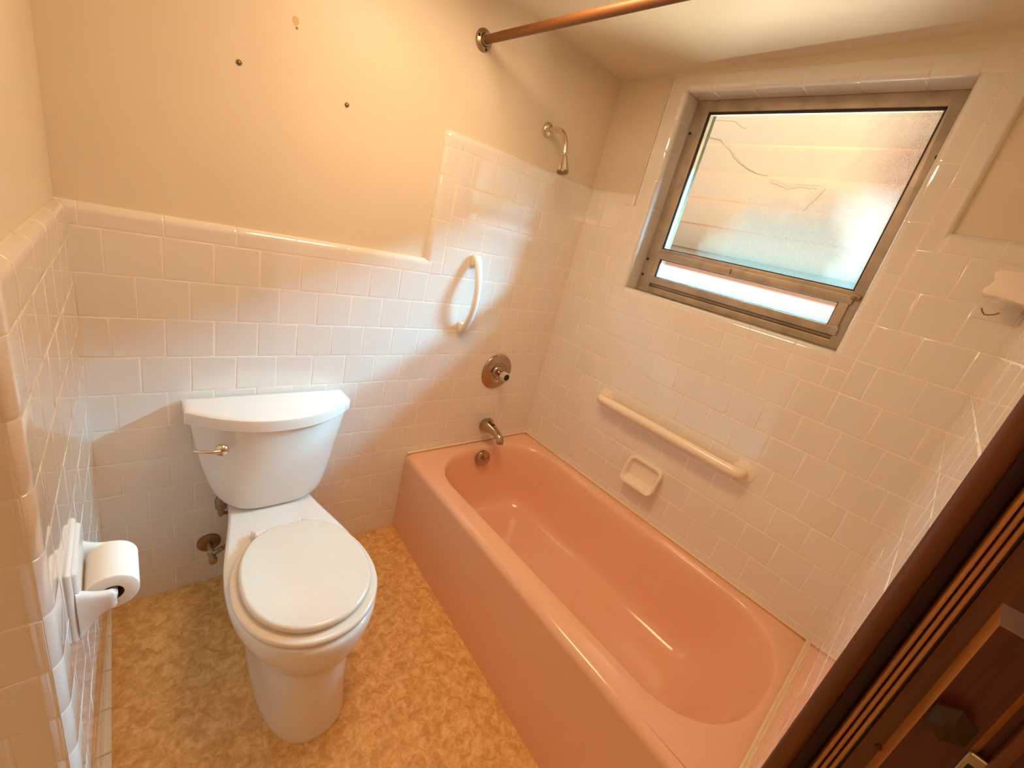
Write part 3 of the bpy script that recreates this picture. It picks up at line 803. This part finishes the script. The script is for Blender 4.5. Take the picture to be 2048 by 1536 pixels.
# upright hand grip
gh = thing('hand_grip', 'short white upright grab handle on the back wall above the toilet side of the tub', 'grab handle', (1.190, 0, 1.18))
GL = (1.190, 0, 1.18)
mb = MB(); rows = []
N_ = 28
for i in range(N_ + 1):
    q = i / N_; z = 1.345 - .335 * q; s_ = sin(pi * q)
    yc_ = -.012 - .056 * s_ ** .8
    w = .0205 - .006 * s_ + (.0 if 0 < i < N_ else -.010); tck = .012 + (.0 if 0 < i < N_ else -.007)
    rows.append([(1.190 + w * cos(2 * pi * k / 20), yc_ + tck * sin(2 * pi * k / 20), z) for k in range(20)])
mb.loft(rows, WHITE)
mb.build('grip', gh, smooth=60, loc=GL)
for z in (1.322, 1.032):
    mb = MB(); mb.rbox(1.190 - .0215, 1.190 + .0215, -.022, -.0005, z - .024, z + .024, WHITE, r=.010, axis='y'); mb.build('mount', gh, loc=GL)
# long grab bar
gb = thing('grab_bar', 'long cream grab bar mounted on the tiles below the window', 'grab bar', (XW, -.775, .845))
BL_ = (XW, -.775, .845)
ya_, yb_, za_, zb_ = -.440, -1.108, .845, .846
mb = MB()
o_ = .052
pth = [(XW, ya_, za_), (XW - .02, ya_, za_)] + bez((XW - .02, ya_, za_), (XW - o_, ya_, za_), (XW - o_, ya_ - .005, za_), (XW - o_, ya_ - .04, za_), 8)[1:]
pth += bez((XW - o_, yb_ + .04, zb_), (XW - o_, yb_ + .005, zb_), (XW - o_, yb_, zb_), (XW - .02, yb_, zb_), 8) + [(XW, yb_, zb_)]
mb.tube(pth, .0205, BARW, 22); mb.build('bar', gb, loc=BL_)
for y, z in ((ya_, za_), (yb_, zb_)):
    mb = MB(); mb.lathe([(.043, 0), (.043, .003), (.040, .008), (.022, .010), (.0, .010)], (XW, y, z), (-1, 0, 0), BARW, 32); mb.build('flange', gb, loc=BL_)
# soap dish
sd = thing('soap_dish', 'cream ceramic soap dish set in the tiles under the long grab bar', 'soap dish', (XW, -.757, .60))
DL = (XW, -.757, .60)
mb = MB()
def rrect(x, y0, y1, z0, z1, r, n=6):
    o = []
    for cy, cz, st in ((y1 - r, z1 - r, 0), (y0 + r, z1 - r, 1), (y0 + r, z0 + r, 2), (y1 - r, z0 + r, 3)):
        for k in range(n + 1):
            t = (st + k / n) * pi / 2; o.append((x, cy + r * cos(t), cz + r * sin(t)))
    return o
def dish_pt(ring_, dx):   # lower part leans out into the room
    o = []
    for x, y, z in ring_:
        q = max(0, min(1, (.675 - z) / .115)); o.append((XW - .010 - dx * (.25 + .75 * q ** 1.3), y, z))
    return o
y0, y1, z0, z1 = -.842, -.672, .552, .672
rows = [rrect(XW - .0, y0 + .004, y1 - .004, z0 + .010, z1, .022), dish_pt(rrect(0, y0, y1, z0, z1, .026), .030), dish_pt(rrect(0, y0, y1, z0 - .004, z1, .028), .046), dish_pt(rrect(0, y0 + .003, y1 - .003, z0 - .002, z1 - .003, .026), .051),
        dish_pt(rrect(0, y0 + .010, y1 - .010, z0 + .008, z1 - .010, .022), .049), dish_pt(rrect(0, y0 + .014, y1 - .014, z0 + .014, z1 - .014, .02), .036),
        [(XW - .008 - .0 * y, y, z) for x, y, z in rrect(0, y0 + .018, y1 - .018, z0 + .022, z1 - .018, .018)]]
mb.loft(rows, CERAM); mb.build('dish', sd, smooth=50, loc=DL)
mb = MB()
for k in range(5):
    y = -.80 + k * .022
    mb.tube([(XW - .014, y, z0 + .020), (XW - .040, y, z0 + .013)], .0022, CERAM, 6)
mb.build('drain_rib', sd, loc=DL)
# ceramic holder on the front wall, seen end-on
ch = MB()
prof = [(-1.524, .008), (-1.524, -.058), (-1.500, -.056), (-1.468, -.051), (-1.4405, -.050), (-1.4335, -.047), (-1.4335, -.038), (-1.440, -.027), (-1.4425, -.016), (-1.4375, -.007), (-1.436, .001), (-1.4405, .007), (-1.452, .0085), (-1.49, .0085)]
zc_ = 1.652
rows = [[(x, y * 1. + i * (.003 if y > -1.5 else 0) * -1, zc_ + z) for y, z in prof] for x, i in ((1.622, 1), (1.625, 0), (1.74, 0), (1.743, 1))]
ch.loft(rows, CERAM)
tag(ch.build('ceramic_holder', smooth=50, loc=(1.68, -1.52, 1.62)), 'cream ceramic holder with wavy edge on the end wall beside the window', 'bath fitting')
# glossy tile reflection modelled as a raised plate, with a brown scratch
hp = thing('tile_reflection_plate', 'plate modelling a glossy tile reflection with a brown tick-shaped scratch right of the window', 'tile reflection', (XW, -1.475, 1.568))
mb = MB(); mb.rbox(XW - .004, XW + .0005, -1.516, -1.434, 1.553, 1.597, TILE, r=.002, axis='x'); mb.build('plate', hp, loc=(XW, -1.475, 1.568))
mb = MB(); mb.tube([(XW - .004, -1.4440, 1.580), (XW - .004, -1.4475, 1.573), (XW - .004, -1.4550, 1.5655), (XW - .004, -1.4610, 1.5655), (XW - .004, -1.4720, 1.5695), (XW - .004, -1.4800, 1.5765)], .0015, STAIN, 8); mb.build('scratch', hp, loc=(XW, -1.475, 1.568))

# ------------------------------------------------------------------ paper holder and roll
ph = thing('paper_holder', 'white ceramic toilet paper holder on the left wall', 'paper holder', (-.013, -.56, .66))
HLc = (-.013, -.56, .66)
wx = -.0135
mb = MB(); mb.rbox(wx - .003, wx + .008, -.648, -.478, .580, .745, PORC, r=.006, axis='x')
mb.rbox(wx + .002, wx + .015, -.640, -.486, .590, .738, PORC, r=.008, axis='x'); mb.build('back_plate', ph, loc=HLc)
for y in (-.6335, -.4925):
    mb = MB(); rows = []
    for q in [k / 10 for k in range(11)]:
        x = wx + .010 + .053 * q; f_ = (1 - q) ** 2.2
        zt = .672 + .058 * f_ * .35; zb = .630 - .055 * f_; hw = .0085 + .010 * f_ * .5
        if q > .95: zt -= .008; zb += .008; hw -= .003
        o = []
        for k in range(16):
            t = 2 * pi * k / 16; qq = lambda v: math.copysign(abs(v) ** .6, v)
            o.append((x, y + hw * qq(cos(t)), (zt + zb) / 2 + (zt - zb) / 2 * qq(sin(t))))
        rows.append(o)
    mb.loft(rows, PORC); mb.build('arm', ph, smooth=60, loc=HLc)
mb = MB(); mb.tube([(.043, -.628, .650), (.043, -.498, .650)], .008, WHITE, 14); mb.build('roller', ph, loc=HLc)
tr_ = thing('toilet_roll', 'white toilet paper roll hanging in the ceramic holder', 'toilet paper', (.043, -.56, .648))
TRL = (.043, -.56, .648)
mb = MB(); o = (.043, -.6165, .648)
mb.lathe([(.0175, .0), (.038, .0), (.0405, .002), (.0405, .106), (.038, .108), (.0175, .108)], o, (0, 1, 0), PAPER, 40, cap=False)
mb.build('paper', tr_, smooth=50, loc=TRL)
mb = MB(); mb.lathe([(.0176, .0005), (.0165, .0005), (.0165, .1075), (.0176, .1075)], o, (0, 1, 0), CARD, 28, cap=False); cc = mb.build('core', tr_, loc=TRL)

# ------------------------------------------------------------------ screws and patch on the plaster
for i, (x, z, lab) in enumerate(((.345, 1.708, 'brown wall anchor in the cream wall, left of the pair above the toilet'), (.624, 1.706, 'brown wall anchor in the cream wall, right of the pair above the toilet'))):
    t = thing('wall_anchor', lab, 'wall anchor', (x, BED, z), 'old fixing anchors above the toilet')
    mb = MB(); mb.lathe([(.0068, 0), (.0064, .0025), (.004, .003), (.0032, .0015), (0, .0015)], (x, BED, z), (0, -1, 0), ANCHOR, 14); mb.build('collar', t, loc=(x, BED, z))
    mb = MB(); mb.lathe([(.0032, .001), (.0030, .0035), (0, .004)], (x, BED, z), (0, -1, 0), BRASSY, 8); mb.build('screw', t, loc=(x, BED, z))
t = thing('filler_patch', 'yellowed filler spot over a nail hole high on the back wall', 'wall patch', (.472, BED, 1.85))
mb = MB(); pp = [(.472 + .0085 * cos(k * pi / 8) * (1 + .15 * sin(3 * k)), .0115 * sin(k * pi / 8) + 1.853) for k in range(16)]
mb.loft([[(x, BED + .001, z) for x, z in pp], [(.472 + (x - .472) * .9, BED - .0006, 1.853 + (z - 1.853) * .9) for x, z in pp]], PATCH); mb.build('filler', t, loc=(.472, BED, 1.85))
mb = MB(); mb.lathe([(.0028, 0), (.0026, .0016), (0, .0016)], (.476, BED, 1.838), (0, -1, 0), ANCHOR, 8); mb.build('nail_hole', t, loc=(.472, BED, 1.85))

# ------------------------------------------------------------------ outside
NX = 4.0
nh = thing('neighbouring_house', 'peach lap-sided house wall seen outside through the window', 'house', (NX, 0, -.3))
mb = MB(); rows = []
zt = 2.574; pitch = .2185
prof = []
z = zt + pitch * 1.55
prof.append((NX + .012, z)); 
k = 1
for j in range(14):
    zz = zt + pitch - pitch * j
    prof += [(NX - .010, zz + .010), (NX - .012, zz + .002), (NX - .004, zz), (NX + .012, zz - .004)]
prof += [(NX - .004, -.3)]
rows = [[(x, y, z_) for x, z_ in prof] for y in (-7, 7)]
mb.grid(rows, SIDING); mb.build('siding', nh, smooth=20, loc=(NX, 0, -.3))
def crack(pts):
    mb = MB(); p = [(NX - .0125, y, z_) for y, z_ in pts]; q = []
    for a, b in zip(p, p[1:]):
        for k in range(4):
            t = k / 4; q.append(Vector(a).lerp(Vector(b), t) + Vector((0, random.uniform(-.006, .006), random.uniform(-.006, .006))))
    q.append(Vector(p[-1])); mb.tube(q, .0016, CRACK, 5); mb.build('crack', nh, loc=(NX, 0, -.3))
crack([(.80, 2.76), (.62, 2.75), (.48, 2.69)]); crack([(.84, 2.62), (.66, 2.60), (.55, 2.52), (.44, 2.43), (.26, 2.36), (.16, 2.35)])
crack([(.12, 2.31), (-.02, 2.27), (-.16, 2.29), (-.22, 2.29)]); crack([(-.28, 2.29), (-.22, 2.17), (-.19, 2.12)])
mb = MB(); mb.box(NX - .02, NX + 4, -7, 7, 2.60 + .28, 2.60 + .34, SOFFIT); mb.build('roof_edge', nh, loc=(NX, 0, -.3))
mb = MB(); mb.box(2.0, 9, -9, 9, -.36, -.3, GROUNDM); struct(mb.build('ground'))
EX, EZ = 2.95, 2.42
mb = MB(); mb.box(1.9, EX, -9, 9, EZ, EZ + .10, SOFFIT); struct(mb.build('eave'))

# ------------------------------------------------------------------ light
w = bpy.data.worlds.new('World'); bpy.context.scene.world = w; w.use_nodes = True
nt = w.node_tree; bg = nt.nodes['Background']; bg.inputs['Color'].default_value = (.92, .96, 1, 1); bg.inputs['Strength'].default_value = .5
def area(name, loc, target, sx, sy, power, col):
    l = bpy.data.lights.new(name, 'AREA'); l.shape = 'RECTANGLE'; l.size = sx; l.size_y = sy; l.energy = power; l.color = col
    o = bpy.data.objects.new(name, l); C.objects.link(o); o.location = loc
    o.rotation_euler = (Vector(target) - Vector(loc)).to_track_quat('-Z', 'Y').to_euler()
    return o
area('daylight', (5.2, -5.5, 4.05), (1.9, -5.5, 1.75), 15.0, 1.1, 38000, (.23, .68, 1.0))
area('yard_bounce_fill', (2.62, -.8, .75), (1.6, -.8, 2.2), 3.2, .7, 310, (1, .97, .80))  # added outdoor fill, stands in for light coming up off the yard
def bulb(name, loc, r, power, col):
    l = bpy.data.lights.new(name, 'POINT'); l.shadow_soft_size = r; l.energy = power; l.color = col
    o = bpy.data.objects.new(name, l); C.objects.link(o); o.location = loc; return o
WARM = (1, .70, .41)
bulb('nook_lamp', (-.75, -1.85, 1.95), .16, 4.5, WARM)
area('nook_fill', (-.35, -1.75, 1.72), (-.2, -1.6, 3), .6, .4, 8, WARM)  # added unseen fill, softly brightens the ceiling
area('ceiling_fill', (.78, -.60, 2.17), (.78, -.60, 0), .4, .4, 10, WARM)  # unseen overhead fill, added to balance the warm light
area('hall_fill', (.5, -2.8, 2.16), (.6, -1.2, 1.1), 1.0, 1.0, 2, WARM)  # added weak fill from the hall side, warm ambient only

# ------------------------------------------------------------------ camera
cam = bpy.data.cameras.new('Camera'); co = bpy.data.objects.new('Camera', cam); C.objects.link(co)
cam.sensor_width = 36; cam.lens = 847.86 / 2048 * 36; cam.clip_start = .01
R = ((.7423001749884596, -.6279833848809091, .23372487784918872), (-.05408392026091591, -.4038210687432142, -.9132379065765386), (.6678812617384269, .6652559002012712, -.3337202533051937))
m = Matrix.Identity(4)
for i in range(3):
    m[i][0] = R[0][i]; m[i][1] = -R[1][i]; m[i][2] = -R[2][i]
m[0][3], m[1][3], m[2][3] = (.29976 + .5) * S, -13.0849 * S, (2.07288 + 10.9) * S
co.matrix_world = m
sc = bpy.context.scene; sc.camera = co
sc.view_settings.view_transform = 'Standard'; sc.view_settings.look = 'None'
sc.view_settings.exposure = 0.28; sc.view_settings.gamma = 1
sc.cycles.max_bounces = 14; sc.cycles.diffuse_bounces = 8; sc.cycles.glossy_bounces = 6; sc.cycles.transparent_max_bounces = 12
sc.cycles.caustics_reflective = False
sc.cycles.sample_clamp_indirect = 8
